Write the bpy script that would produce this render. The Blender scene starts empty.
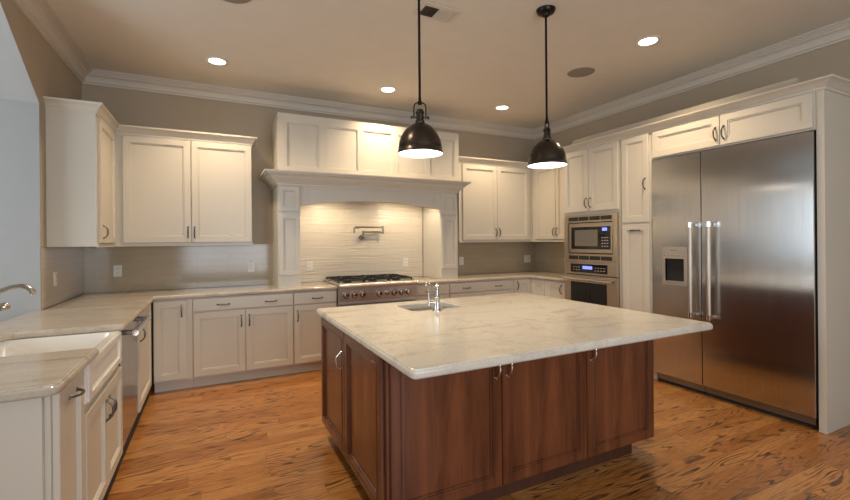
import bpy, bmesh, math, random
from mathutils import Vector, Matrix
S = bpy.context.scene
COL = S.collection
PI = math.pi
random.seed(4)

# ------------------------------------------------------------------ camera, world, daylight, exposure
yaw, roll, FPX, CY = 0.46135, 0.00885, 427.15, 240.5
cam_d = bpy.data.cameras.new('camera')
cam = bpy.data.objects.new('camera', cam_d); COL.objects.link(cam)
c_, s_ = math.cos(yaw), math.sin(yaw)
R0, U0, F0 = Vector((c_, -s_, 0)), Vector((0, 0, 1)), Vector((s_, c_, 0))
Rv = math.cos(roll)*R0 - math.sin(roll)*U0
Uv = math.sin(roll)*R0 + math.cos(roll)*U0
m4 = Matrix.Identity(4)
for i in range(3):
    m4[i][0], m4[i][1], m4[i][2] = Rv[i], Uv[i], -F0[i]
m4.translation = Vector((0, 0, 1.406))
cam.matrix_world = m4
cam_d.sensor_fit = 'HORIZONTAL'; cam_d.sensor_width = 36
cam_d.lens = 36*FPX/850
cam_d.shift_y = -(250-CY)/850
cam_d.clip_start = 0.02
S.camera = cam

S.view_settings.view_transform = 'Standard'
S.view_settings.look = 'None'
S.view_settings.gamma = 1
S.view_settings.use_curve_mapping = False
S.view_settings.exposure = 0.15
S.cycles.use_denoising = True
S.cycles.max_bounces = 8
S.cycles.diffuse_bounces = 5
S.cycles.glossy_bounces = 4
S.cycles.sample_clamp_indirect = 6
S.cycles.caustics_reflective = False
S.cycles.caustics_refractive = False

w = bpy.data.worlds.new('world'); S.world = w; w.use_nodes = True
w.node_tree.nodes['Background'].inputs[0].default_value = (0.55, 0.72, 1.0, 1)
w.node_tree.nodes['Background'].inputs[1].default_value = 1.0

def area(name, loc, rot, sx, sy, energy, col):
    d = bpy.data.lights.new(name, 'AREA'); d.shape = 'RECTANGLE'; d.size = sx; d.size_y = sy
    d.energy = energy; d.color = col
    o = bpy.data.objects.new(name, d); COL.objects.link(o); o.location = loc; o.rotation_euler = rot
    return o
DAY = (0.84, 0.94, 1.0)
area('daylight_rear_window', (0.9, -2.62, 1.55), (PI/2, 0, 0), 3.2, 1.9, 110, (.85, .93, 1))      # faces +Y through the rear window
area('daylight_nook_window', (-3.22, 2.5, 1.6), (0, -PI/2, 0), 1.5, 2.2, 55, DAY)     # faces +X through the nook window

# ------------------------------------------------------------------ dimensions
XL, XR, D, ZC = -1.147, 4.568, 5.277, 3.109
ZCB = 2.984
REAR = -2.6
CT, CB = 0.914, 0.874
JY = 4.12                # jamb of the opening on the left
def slope_z(y): return 2.455 + 0.663*(JY - y)

# ------------------------------------------------------------------ mesh helpers
class MB:
    def __init__(s): s.bm = bmesh.new()
    def quad(s, *pts):
        return s.bm.faces.new([s.bm.verts.new(p) for p in pts])
    def box(s, x0, x1, y0, y1, z0, z1, bev=0):
        vs = [s.bm.verts.new((x, y, z)) for x in (x0, x1) for y in (y0, y1) for z in (z0, z1)]
        fs = []
        for f in ((0,1,3,2),(4,6,7,5),(0,4,5,1),(2,3,7,6),(0,2,6,4),(1,5,7,3)):
            fs.append(s.bm.faces.new([vs[i] for i in f]))
        if bev:
            es = list({e for f in fs for e in f.edges})
            bmesh.ops.bevel(s.bm, geom=es, offset=bev, segments=2, profile=0.6, affect='EDGES')
        return s
    def loft(s, loops, closed=True, cap0=False, cap1=False):
        rows = [[s.bm.verts.new(p) for p in L] for L in loops]
        n = len(rows[0])
        for a, b in zip(rows, rows[1:]):
            for i in range(n if closed else n-1):
                j = (i+1) % n
                try: s.bm.faces.new((a[i], a[j], b[j], b[i]))
                except ValueError: pass
        if cap0: s.bm.faces.new(rows[0])
        if cap1: s.bm.faces.new(rows[-1])
        return rows
    def prism(s, poly, axis, a, b):
        """poly: list of 2d points; axis 'x': (y,z), 'y': (x,z), 'z': (x,y)"""
        def P(p, t):
            return {'x': (t, p[0], p[1]), 'y': (p[0], t, p[1]), 'z': (p[0], p[1], t)}[axis]
        s.loft([[P(p, a) for p in poly], [P(p, b) for p in poly]], True, True, True)
        return s
    def cyl(s, p0, p1, r0, r1=None, n=20, caps=True):
        return s.tube([p0, p1], [r0, r0 if r1 is None else r1], n, caps)
    def tube(s, pts, r, n=12, caps=True):
        pts = [Vector(p) for p in pts]
        if not isinstance(r, (list, tuple)): r = [r]*len(pts)
        loops = []; prev = None
        for i, p in enumerate(pts):
            if i == 0: t = pts[1]-p
            elif i == len(pts)-1: t = p-pts[i-1]
            else: t = (pts[i+1]-p).normalized() + (p-pts[i-1]).normalized()
            t.normalize()
            if prev is None:
                a = Vector((0, 0, 1)) if abs(t.z) < .9 else Vector((1, 0, 0))
                u = t.cross(a).normalized()
            else:
                u = (prev - t*prev.dot(t)).normalized()
            prev = u; v = t.cross(u)
            loops.append([p + r[i]*(math.cos(2*PI*k/n)*u + math.sin(2*PI*k/n)*v) for k in range(n)])
        s.loft(loops, True, caps, caps)
        return s
    def lathe(s, prof, n=32, cx=0, cy=0, z=0, cap0=False, cap1=False):
        s.loft([[(cx + r*math.cos(2*PI*k/n), cy + r*math.sin(2*PI*k/n), z+h) for k in range(n)] for r, h in prof], True, cap0, cap1)
        return s
    def sphere(s, c, r, sc=(1, 1, 1)):
        m = Matrix.Translation(c) @ Matrix.Diagonal((r*sc[0], r*sc[1], r*sc[2], 1))
        bmesh.ops.create_uvsphere(s.bm, u_segments=16, v_segments=10, radius=1, matrix=m)
        return s
    def build(s, name, mat, parent=None, loc=(0, 0, 0), rot=0, smooth=0, bevel=0):
        bmesh.ops.remove_doubles(s.bm, verts=s.bm.verts, dist=1e-6)
        bmesh.ops.recalc_face_normals(s.bm, faces=s.bm.faces)
        me = bpy.data.meshes.new(name); s.bm.to_mesh(me); s.bm.free()
        me.materials.append(mat)
        o = bpy.data.objects.new(name, me); COL.objects.link(o)
        o.location = loc; o.rotation_euler = (0, 0, rot)
        if parent: o.parent = parent
        if smooth: me.shade_smooth(); me.set_sharp_from_angle(angle=math.radians(smooth))
        if bevel:
            b = o.modifiers.new('soft_edge', 'BEVEL'); b.width = bevel; b.segments = 2; b.limit_method = 'ANGLE'; b.angle_limit = math.radians(40)
        return o

def thing(name, label, cat, loc=(0, 0, 0), rot=0, group=None):
    o = bpy.data.objects.new(name, None); COL.objects.link(o)
    o.empty_display_size = .1
    o.location = loc; o.rotation_euler = (0, 0, rot)
    return tag(o, label, cat, group)
def tag(o, label, cat, group=None):
    o['label'] = label; o['category'] = cat
    if group: o['group'] = group
    return o
def struct(o): o['kind'] = 'structure'; return o
def copy_tree(o, parent=None):
    c = o.copy(); COL.objects.link(c)
    if parent: c.parent = parent
    for ch in list(o.children): copy_tree(ch, c)
    return c

def offset_poly(poly, d, closed=True):
    """shift each edge to the LEFT of travel by d, mitred"""
    n = len(poly); out = []
    for i in range(n):
        p = Vector(poly[i])
        e0 = (p - Vector(poly[i-1])).normalized() if (closed or i > 0) else None
        e1 = (Vector(poly[(i+1) % n]) - p).normalized() if (closed or i < n-1) else None
        if e0 is None: e0 = e1
        if e1 is None: e1 = e0
        n0 = Vector((-e0.y, e0.x)); n1 = Vector((-e1.y, e1.x))
        m = n0 + n1
        k = d / max(1e-6, (1 + n0.dot(n1)))
        out.append((p.x + m.x*k, p.y + m.y*k))
    return out
def sweep(mb, path, prof, closed=False, segs=None):
    """moulding: prof points (out, z) swept along a plan path, out = to the left of travel"""
    lines = [[(x, y, z) for x, y in offset_poly(path, o, closed)] for o, z in prof]
    n = len(path)
    for i in range(n if closed else n-1):
        if segs is not None and i not in segs: continue
        j = (i+1) % n
        mb.loft([[L[i] for L in lines], [L[j] for L in lines]], True, True, True)
    return mb

# ------------------------------------------------------------------ materials
def nodes(name):
    m = bpy.data.materials.new(name); m.use_nodes = True
    nt = m.node_tree
    return m, nt, nt.nodes['Principled BSDF']
def N(nt, t, **kw):
    n = nt.nodes.new(t)
    for k, v in kw.items():
        if k in n.inputs: n.inputs[k].default_value = v
        else: setattr(n, k, v)
    return n
def L(nt, a, b): nt.links.new(a, b)
def ramp(nt, fac, stops):
    r = nt.nodes.new('ShaderNodeValToRGB'); e = r.color_ramp.elements
    while len(e) < len(stops): e.new(0.5)
    for el, (p, c) in zip(e, stops): el.position = p; el.color = (*c, 1)
    L(nt, fac, r.inputs[0]); return r.outputs[0]
def coords(nt, scale=(1, 1, 1), rot=(0, 0, 0)):
    t = N(nt, 'ShaderNodeTexCoord'); mp = N(nt, 'ShaderNodeMapping')
    mp.inputs['Scale'].default_value = scale; mp.inputs['Rotation'].default_value = rot
    L(nt, t.outputs['Object'], mp.inputs[0]); return mp.outputs[0]
def bump(nt, b, h, strength=.2, dist=.01):
    n = N(nt, 'ShaderNodeBump', Strength=strength, Distance=dist)
    L(nt, h, n.inputs['Height']); L(nt, n.outputs[0], b.inputs['Normal'])
def mathn(nt, op, a, b=None):
    n = nt.nodes.new('ShaderNodeMath'); n.operation = op
    for i, v in enumerate((a, b)):
        if v is None: continue
        if isinstance(v, (int, float)): n.inputs[i].default_value = v
        else: L(nt, v, n.inputs[i])
    return n.outputs[0]
def plain(name, col, rough=.5, metal=0, var=.03, nscale=6, bumpy=0, coat=0):
    m, nt, b = nodes(name)
    b.inputs['Roughness'].default_value = rough; b.inputs['Metallic'].default_value = metal
    if coat: b.inputs['Coat Weight'].default_value = coat; b.inputs['Coat Roughness'].default_value = .15
    co = coords(nt)
    nz = N(nt, 'ShaderNodeTexNoise', Scale=nscale, Detail=4.0); L(nt, co, nz.inputs['Vector'])
    lo = tuple(max(0, c*(1-var)) for c in col); hi = tuple(min(1, c*(1+var)) for c in col)
    L(nt, ramp(nt, nz.outputs['Fac'], [(.3, lo), (.7, hi)]), b.inputs['Base Color'])
    if bumpy:
        n2 = N(nt, 'ShaderNodeTexNoise', Scale=180.0, Detail=2.0); L(nt, co, n2.inputs['Vector'])
        bump(nt, b, n2.outputs['Fac'], bumpy, .002)
    return m
def emit(name, col, strength):
    m, nt, b = nodes(name)
    b.inputs['Base Color'].default_value = (*col, 1)
    b.inputs['Emission Color'].default_value = (*col, 1); b.inputs['Emission Strength'].default_value = strength
    return m
def steel(name, col=(.56, .54, .51), rough=.28, along='x', aniso=0):
    m, nt, b = nodes(name)
    b.inputs['Metallic'].default_value = 1
    b.inputs['Anisotropic'].default_value = aniso
    sc = {'x': (1.5, 300, 300), 'y': (300, 1.5, 300), 'z': (300, 300, 1.5)}[along]
    co = coords(nt, sc)
    nz = N(nt, 'ShaderNodeTexNoise', Scale=1.0, Detail=3.0); L(nt, co, nz.inputs['Vector'])
    L(nt, ramp(nt, nz.outputs['Fac'], [(.3, tuple(c*.9 for c in col)), (.7, tuple(min(1, c*1.08) for c in col))]), b.inputs['Base Color'])
    r = N(nt, 'ShaderNodeMapRange'); r.inputs[3].default_value = rough*.85; r.inputs[4].default_value = rough*1.2
    L(nt, nz.outputs['Fac'], r.inputs[0]); L(nt, r.outputs[0], b.inputs['Roughness'])
    bump(nt, b, nz.outputs['Fac'], .02, .001)
    return m
def floor_mat():
    m, nt, b = nodes('oak_strip_floor')
    t = N(nt, 'ShaderNodeTexCoord'); sp = N(nt, 'ShaderNodeSeparateXYZ'); L(nt, t.outputs['Object'], sp.inputs[0])
    x, y = sp.outputs[0], sp.outputs[1]
    W, LN = .108, 1.5
    yr = mathn(nt, 'DIVIDE', y, W); row = mathn(nt, 'FLOOR', yr)
    wn = N(nt, 'ShaderNodeTexWhiteNoise', noise_dimensions='1D'); L(nt, row, wn.inputs['W'])
    xr = mathn(nt, 'ADD', mathn(nt, 'DIVIDE', x, LN), mathn(nt, 'MULTIPLY', wn.outputs['Value'], 7.3))
    idx = mathn(nt, 'FLOOR', xr)
    cv = N(nt, 'ShaderNodeCombineXYZ'); L(nt, row, cv.inputs[0]); L(nt, idx, cv.inputs[1])
    w2 = N(nt, 'ShaderNodeTexWhiteNoise', noise_dimensions='2D'); L(nt, cv.outputs[0], w2.inputs['Vector'])
    rnd = w2.outputs['Value']
    # grain coordinates shifted per board
    gv = N(nt, 'ShaderNodeCombineXYZ')
    L(nt, mathn(nt, 'ADD', mathn(nt, 'MULTIPLY', x, 1.0), mathn(nt, 'MULTIPLY', rnd, 37.0)), gv.inputs[0])
    L(nt, mathn(nt, 'ADD', y, mathn(nt, 'MULTIPLY', rnd, 11.0)), gv.inputs[1])
    big = N(nt, 'ShaderNodeMapping'); big.inputs['Scale'].default_value = (1.3, 11, 1); L(nt, gv.outputs[0], big.inputs[0])
    nb = N(nt, 'ShaderNodeTexNoise', Scale=1.0, Detail=1.5, Roughness=.45); L(nt, big.outputs[0], nb.inputs['Vector'])
    # contour lines of a stretched noise read as cathedral grain
    ring = mathn(nt, 'FRACT', mathn(nt, 'MULTIPLY', nb.outputs['Fac'], 12.0))
    ring = mathn(nt, 'ABSOLUTE', mathn(nt, 'SUBTRACT', ring, .5))          # 0..0.5
    fine = N(nt, 'ShaderNodeMapping'); fine.inputs['Scale'].default_value = (10, 190, 1); L(nt, gv.outputs[0], fine.inputs[0])
    nf = N(nt, 'ShaderNodeTexNoise', Scale=1.0, Detail=3.0); L(nt, fine.outputs[0], nf.inputs['Vector'])
    pat = N(nt, 'ShaderNodeMapping'); pat.inputs['Scale'].default_value = (2.2, 9.0, 1); L(nt, gv.outputs[0], pat.inputs[0])
    npn = N(nt, 'ShaderNodeTexNoise', Scale=1.0, Detail=2.0); L(nt, pat.outputs[0], npn.inputs['Vector'])
    base = ramp(nt, rnd, [(0, (.35, .13, .026)), (.5, (.45, .185, .044)), (1, (.54, .25, .07))])
    mix1 = N(nt, 'ShaderNodeMixRGB', blend_type='MULTIPLY'); mix1.inputs[0].default_value = .7
    L(nt, base, mix1.inputs[1]); L(nt, ramp(nt, nf.outputs['Fac'], [(.35, (.55, .5, .45)), (.65, (1.15, 1.15, 1.15))]), mix1.inputs[2])
    g = ramp(nt, ring, [(.0, (1, 1, 1)), (.10, (.9, .9, .9)), (.21, (0, 0, 0))])
    vis = ramp(nt, npn.outputs['Fac'], [(.41, (.12, .12, .12)), (.60, (1, 1, 1))])
    gm = N(nt, 'ShaderNodeMixRGB', blend_type='MULTIPLY'); gm.inputs[0].default_value = 1
    L(nt, g, gm.inputs[1]); L(nt, vis, gm.inputs[2])
    gm2 = N(nt, 'ShaderNodeMixRGB', blend_type='MULTIPLY'); gm2.inputs[0].default_value = .5
    L(nt, gm.outputs[0], gm2.inputs[1]); L(nt, ramp(nt, nf.outputs['Fac'], [(.38, (1, 1, 1)), (.62, (.45, .45, .45))]), gm2.inputs[2])
    mix2 = N(nt, 'ShaderNodeMixRGB', blend_type='MIX'); L(nt, gm2.outputs[0], mix2.inputs[0])
    L(nt, mix1.outputs[0], mix2.inputs[1]); mix2.inputs[2].default_value = (.025, .008, .003, 1)
    # seams
    fy = mathn(nt, 'FRACT', yr); fx = mathn(nt, 'FRACT', xr)
    sy = mathn(nt, 'LESS_THAN', mathn(nt, 'MINIMUM', fy, mathn(nt, 'SUBTRACT', 1.0, fy)), .012)
    sx = mathn(nt, 'LESS_THAN', mathn(nt, 'MINIMUM', fx, mathn(nt, 'SUBTRACT', 1.0, fx)), .0009)
    sm = mathn(nt, 'MULTIPLY', mathn(nt, 'MAXIMUM', sx, sy), .55)
    mix3 = N(nt, 'ShaderNodeMixRGB', blend_type='MIX'); L(nt, sm, mix3.inputs[0])
    L(nt, mix2.outputs[0], mix3.inputs[1]); mix3.inputs[2].default_value = (.06, .02, .008, 1)
    L(nt, mix3.outputs[0], b.inputs['Base Color'])
    b.inputs['Roughness'].default_value = .3
    b.inputs['Coat Weight'].default_value = .25; b.inputs['Coat Roughness'].default_value = .2
    bump(nt, b, mathn(nt, 'SUBTRACT', mathn(nt, 'MULTIPLY', nf.outputs['Fac'], .3), sm), .15, .002)
    return m
def stone(name, base, dark, light, rot, sc=(1.1, 5.0, 3.0), k=1.0):
    m, nt, b = nodes(name)
    co = coords(nt, sc, (0, 0, rot))
    nz = N(nt, 'ShaderNodeTexNoise', Scale=1.0*k, Detail=7.0, Roughness=.62, Distortion=.9); L(nt, co, nz.inputs['Vector'])
    a = ramp(nt, nz.outputs['Fac'], [(.28, dark), (.44, base), (.6, base), (.76, light)])
    co2 = coords(nt, (1, 1, 1))
    n2 = N(nt, 'ShaderNodeTexNoise', Scale=1.6, Detail=5.0, Roughness=.6, Distortion=1.4); L(nt, co2, n2.inputs['Vector'])
    v = mathn(nt, 'ABSOLUTE', mathn(nt, 'SUBTRACT', n2.outputs['Fac'], .5))
    vr = ramp(nt, v, [(0, (.78, .74, .69)), (.018, (.95, .94, .92)), (.06, (1, 1, 1))])
    mx = N(nt, 'ShaderNodeMixRGB', blend_type='MULTIPLY'); mx.inputs[0].default_value = .55
    L(nt, a, mx.inputs[1]); L(nt, vr, mx.inputs[2])
    n3 = N(nt, 'ShaderNodeTexNoise', Scale=70.0, Detail=3.0); L(nt, co2, n3.inputs['Vector'])
    m3 = N(nt, 'ShaderNodeMixRGB', blend_type='MULTIPLY'); m3.inputs[0].default_value = .25
    L(nt, mx.outputs[0], m3.inputs[1]); L(nt, ramp(nt, n3.outputs['Fac'], [(.35, (.7, .68, .64)), (.6, (1.05, 1.05, 1.05))]), m3.inputs[2])
    L(nt, m3.outputs[0], b.inputs['Base Color'])
    b.inputs['Roughness'].default_value = .15
    return m
def wood(name, c0, c1, rough=.27):
    m, nt, b = nodes(name)
    co = coords(nt, (9, 9, 1.1))
    nz = N(nt, 'ShaderNodeTexNoise', Scale=1.0, Detail=5.0, Roughness=.55, Distortion=.6); L(nt, co, nz.inputs['Vector'])
    fi = coords(nt, (150, 150, 4))
    nf = N(nt, 'ShaderNodeTexNoise', Scale=1.0, Detail=2.0); L(nt, fi, nf.inputs['Vector'])
    a = ramp(nt, nz.outputs['Fac'], [(.3, c0), (.7, c1)])
    mx = N(nt, 'ShaderNodeMixRGB', blend_type='MULTIPLY'); mx.inputs[0].default_value = .35
    L(nt, a, mx.inputs[1]); L(nt, ramp(nt, nf.outputs['Fac'], [(.3, (.6, .55, .5)), (.65, (1.1, 1.1, 1.1))]), mx.inputs[2])
    L(nt, mx.outputs[0], b.inputs['Base Color']); b.inputs['Roughness'].default_value = rough
    b.inputs['Coat Weight'].default_value = .3; b.inputs['Coat Roughness'].default_value = .25
    return m
def tile(name, c0, c1, grout, plane, tw=.3, th=.075, rough=.12, wavy=False):
    m, nt, b = nodes(name)
    t = N(nt, 'ShaderNodeTexCoord'); sp = N(nt, 'ShaderNodeSeparateXYZ'); L(nt, t.outputs['Object'], sp.inputs[0])
    cv = N(nt, 'ShaderNodeCombineXYZ'); L(nt, sp.outputs[0 if plane == 'xz' else 1], cv.inputs[0]); L(nt, mathn(nt, 'SUBTRACT', sp.outputs[2], CT), cv.inputs[1])
    br = N(nt, 'ShaderNodeTexBrick', Scale=1.0); L(nt, cv.outputs[0], br.inputs['Vector'])
    br.inputs['Brick Width'].default_value = tw; br.inputs['Row Height'].default_value = th
    br.inputs['Mortar Size'].default_value = .0016; br.inputs['Mortar Smooth'].default_value = .2
    br.inputs['Color1'].default_value = (*c0, 1); br.inputs['Color2'].default_value = (*c1, 1); br.inputs['Mortar'].default_value = (*grout, 1)
    L(nt, br.outputs['Color'], b.inputs['Base Color'])
    b.inputs['Roughness'].default_value = rough
    h = mathn(nt, 'MULTIPLY', br.outputs['Fac'], -1.0)
    if wavy:
        mp = N(nt, 'ShaderNodeMapping'); mp.inputs['Scale'].default_value = (3.0, 46, 1); L(nt, cv.outputs[0], mp.inputs[0])
        nz = N(nt, 'ShaderNodeTexNoise', Scale=1.0, Detail=2.0, Distortion=.4); L(nt, mp.outputs[0], nz.inputs['Vector'])
        h = mathn(nt, 'ADD', h, mathn(nt, 'MULTIPLY', nz.outputs['Fac'], 3.0))
        bump(nt, b, h, .75, .004)
    else:
        bump(nt, b, h, .12, .002)
    return m

M = {}
M['cab'] = plain('ivory_cabinet_paint', (.585, .54, .45), .38, var=.015, nscale=3)
M['wall'] = plain('taupe_wall_paint', (.41, .34, .25), .7, var=.02, bumpy=.08)
M['nookwall'] = plain('grey_nook_paint', (.36, .36, .35), .7, var=.02, bumpy=.08)
M['nookceil'] = plain('pale_nook_ceiling_paint', (.45, .46, .45), .75, var=.02)
M['ceil'] = plain('beige_ceiling_paint', (.69, .645, .565), .75, var=.02, bumpy=.06)
M['trim'] = plain('crown_paint', (.60, .545, .465), .45, var=.015)
M['floor'] = floor_mat()
M['island_stone'] = stone('cream_quartzite', (.60, .56, .485), (.40, .355, .29), (.70, .665, .60), .5)
M['counter_stone'] = stone('brown_streaked_quartzite', (.48, .42, .34), (.29, .235, .18), (.60, .54, .46), .18, (.8, 7.0, 4.0))
M['cherry'] = wood('cherry_stain', (.06, .017, .007), (.19, .062, .025))
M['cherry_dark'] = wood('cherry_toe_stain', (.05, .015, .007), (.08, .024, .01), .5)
M['steel_h'] = steel('brushed_steel', (.56, .545, .53), .18, 'z', .85)
M['steel_x'] = steel('brushed_steel_range', (.62, .585, .53), .36, along='x')
M['steel_warm'] = steel('brushed_steel_oven', (.60, .53, .44), .3, 'y')
M['chrome'] = plain('polished_chrome', (.75, .74, .72), .09, 1, .02)
M['satin'] = plain('satin_warm_steel', (.50, .44, .37), .42, 1, .03)
M['aged'] = plain('aged_nickel', (.27, .24, .20), .3, 1, .05)
M['faucet'] = plain('polished_nickel', (.50, .485, .46), .16, 1, .02)
M['nickel'] = plain('brushed_nickel', (.46, .41, .345), .25, 1, .04)
M['pewter'] = plain('dark_pewter', (.16, .145, .13), .3, 1, .1)
M['bronze'] = plain('oil_rubbed_bronze', (.075, .064, .054), .27, 1, .12, 3)
M['rod'] = plain('black_bronze_rod', (.018, .016, .014), .35, .8, .1)
M['black'] = plain('black_enamel', (.012, .012, .012), .35, 0, .1)
M['iron'] = plain('cast_iron', (.02, .018, .016), .55, .3, .2, 40, .2)
M['glass'] = plain('black_glass', (.012, .011, .011), .04, 0, .05)
M['glass_grey'] = plain('smoked_glass', (.17, .15, .12), .06, 0, .05)
M['white'] = plain('white_plastic', (.74, .71, .65), .35, 0, .01)
M['fireclay'] = plain('white_fireclay', (.80, .77, .71), .1, 0, .01, coat=.5)
M['speaker'] = plain('grey_speaker_mesh', (.26, .225, .19), .8, 0, .05, 300)
M['bay'] = plain('grey_dispenser_liner', (.55, .55, .54), .45)
M['grille'] = steel('dark_grille_steel', (.26, .25, .23), .4, 'y')
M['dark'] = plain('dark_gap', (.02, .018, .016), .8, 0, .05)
M['shade_in'] = plain('white_shade_lining', (.8, .78, .74), .4, 0, .02)
M['bulb'] = emit('lamp_diffuser', (1, .93, .82), 5.0)
M['lens'] = emit('downlight_lens', (1, .88, .72), 9.0)
M['blue'] = emit('blue_display', (.16, .2, 1.0), 1.6)
M['amber'] = plain('printed_legend', (.35, .33, .3), .5)
M['tile_l'] = tile('grey_glass_tile', (.41, .33, .22), (.44, .355, .24), (.35, .28, .18), 'xz')
M['tile_ly'] = tile('grey_glass_tile_side', (.41, .33, .22), (.44, .355, .24), (.35, .28, .18), 'yz')
M['tile_hood'] = tile('cream_rippled_tile', (.64, .565, .455), (.67, .59, .475), (.57, .50, .40), 'xz', .6, .1, .2, True)

# ------------------------------------------------------------------ setting
b = MB(); b.box(-3.4, XR+.15, REAR-.15, D+.15, -.12, 0); struct(b.build('floor', M['floor']))
b = MB(); b.box(XL-.12, XR+.15, REAR-.15, D+.15, ZC, ZC+.12); struct(b.build('ceiling', M['ceil']))
b = MB(); b.box(XL-.12, XR+.15, D, D+.12, 0, ZC); struct(b.build('wall_back', M['wall']))
b = MB(); b.box(XR, XR+.12, REAR, D, 0, ZC); struct(b.build('wall_right', M['wall']))
b = MB()
X0, X1 = XL-.12, XL
b.prism([(JY, 0), (D, 0), (D, ZC), (JY, ZC)], 'x', X0, X1)
b.prism([(1.0, 0), (JY, 0), (JY, CB-.002), (1.0, CB-.002)], 'x', X0, X1)
yk = JY-(2.95-2.455)/.663
b.prism([(JY, 2.455), (JY, ZC), (1.0, ZC), (1.0, 2.95), (yk, 2.95)], 'x', X0, X1)
b.prism([(REAR, 0), (1.0, 0), (1.0, ZC), (REAR, ZC)], 'x', X0, X1)
struct(b.build('wall_left', M['wall']))
# rear wall with a wide window behind the viewer
b = MB()
b.box(XL-.12, -.75, REAR-.12, REAR, 0, ZC); b.box(2.55, XR, REAR-.12, REAR, 0, ZC)
b.box(-.75, 2.55, REAR-.12, REAR, 0, .55); b.box(-.75, 2.55, REAR-.12, REAR, 2.55, ZC)
struct(b.build('wall_rear', M['wall']))
b = MB()
b.box(-.75, 2.55, REAR-.08, REAR+.02, .5, .55); b.box(-.75, 2.55, REAR-.08, REAR-.02, 2.5, 2.55)
for x in (-.75, .33, 1.42, 2.49): b.box(x, x+.06, REAR-.08, REAR-.02, .55, 2.5)
struct(b.build('window_1', M['cab']))
# nook beyond the opening on the left
b = MB(); b.box(-3.3, XL-.12, JY-.004, JY+.1, 0, 2.7); b.box(XL-.12, XL-.0005, JY-.004, JY-.0005, CB, 2.46); struct(b.build('wall_nook_back', M['nookwall']))
b = MB()
b.box(-3.3, -3.2, .9, JY, 0, .85); b.box(-3.3, -3.2, .9, JY, 2.4, ZC)
b.box(-3.3, -3.2, .9, 1.4, .85, 2.4); b.box(-3.3, -3.2, 3.6, JY, .85, 2.4)
struct(b.build('wall_nook_left', M['nookwall']))
b = MB(); b.box(-3.3, XL-.12, .8, .9, 0, ZC); struct(b.build('wall_nook_front', M['nookwall']))
b = MB()
ye = JY-(3.1-2.455)/.663
b.prism([(JY, 2.455), (JY, 2.555), (ye, 3.2), (.8, 3.2), (.8, 3.1), (ye, 3.1)], 'x', -3.3, XL-.121)
b.prism([(JY-.0045, 2.453), (yk+.01, 2.943), (yk+.01, 2.9495), (JY-.0045, 2.4595)], 'x', XL-.121, XL-.0005)
struct(b.build('ceiling_nook', M['nookceil']))
b = MB()
for y in (1.4, 2.47, 3.54): b.box(-3.27, -3.22, y, y+.06, .85, 2.4)
b.box(-3.27, -3.22, 1.4, 3.6, .85, .9); b.box(-3.27, -3.22, 1.4, 3.6, 2.35, 2.4)
struct(b.build('window_2', M['cab']))
# ceiling crown
CROWN = [(0, ZCB), (.014, ZCB), (.016, ZCB+.014), (.020, ZCB+.018), (.030, ZCB+.019), (.031, ZCB+.030), (.036, ZCB+.050), (.052, ZCB+.070), (.074, ZCB+.080), (.076, ZCB+.090), (.090, ZCB+.091), (.091, ZCB+.101), (.104, ZCB+.102), (.105, ZCB+.112), (.120, ZCB+.113), (.121, ZC-.0005), (0, ZC-.0005)]
b = MB(); sweep(b, [(XL, REAR), (XR, REAR), (XR, D), (XL, D)], CROWN, True); struct(b.build('trim_1', M['trim'], smooth=25))

# ------------------------------------------------------------------ tile
def tilething(name_mat, label, x0, x1, y0, y1, z0, z1):
    b = MB(); b.box(x0, x1, y0, y1, z0, z1)
    return tag(b.build('tile_backsplash', name_mat), label, 'backsplash')
TZ = CT+.001
tilething(M['tile_l'], 'grey beige glass tile backsplash behind the counter left of the range hood', XL+.009, .63, D-.008, D-.0005, TZ, 1.379)
tilething(M['tile_ly'], 'grey beige tile backsplash on the left wall beside the opening', XL+.0005, XL+.008, JY, D-.001, TZ, 1.379)
tilething(M['tile_hood'], 'cream rippled tile backsplash under the hood, behind the pot filler', .865, 2.575, D-.008, D-.0005, TZ, 1.99)
tilething(M['tile_l'], 'grey beige tile backsplash under the double cabinet right of the hood', 2.86, XR-.009, D-.008, D-.0005, TZ, 1.379)
tilething(M['tile_ly'], 'grey beige tile backsplash beside the wall oven, on the right wall', XR-.008, XR-.0005, 3.99, D-.001, TZ, 1.379)

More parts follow.
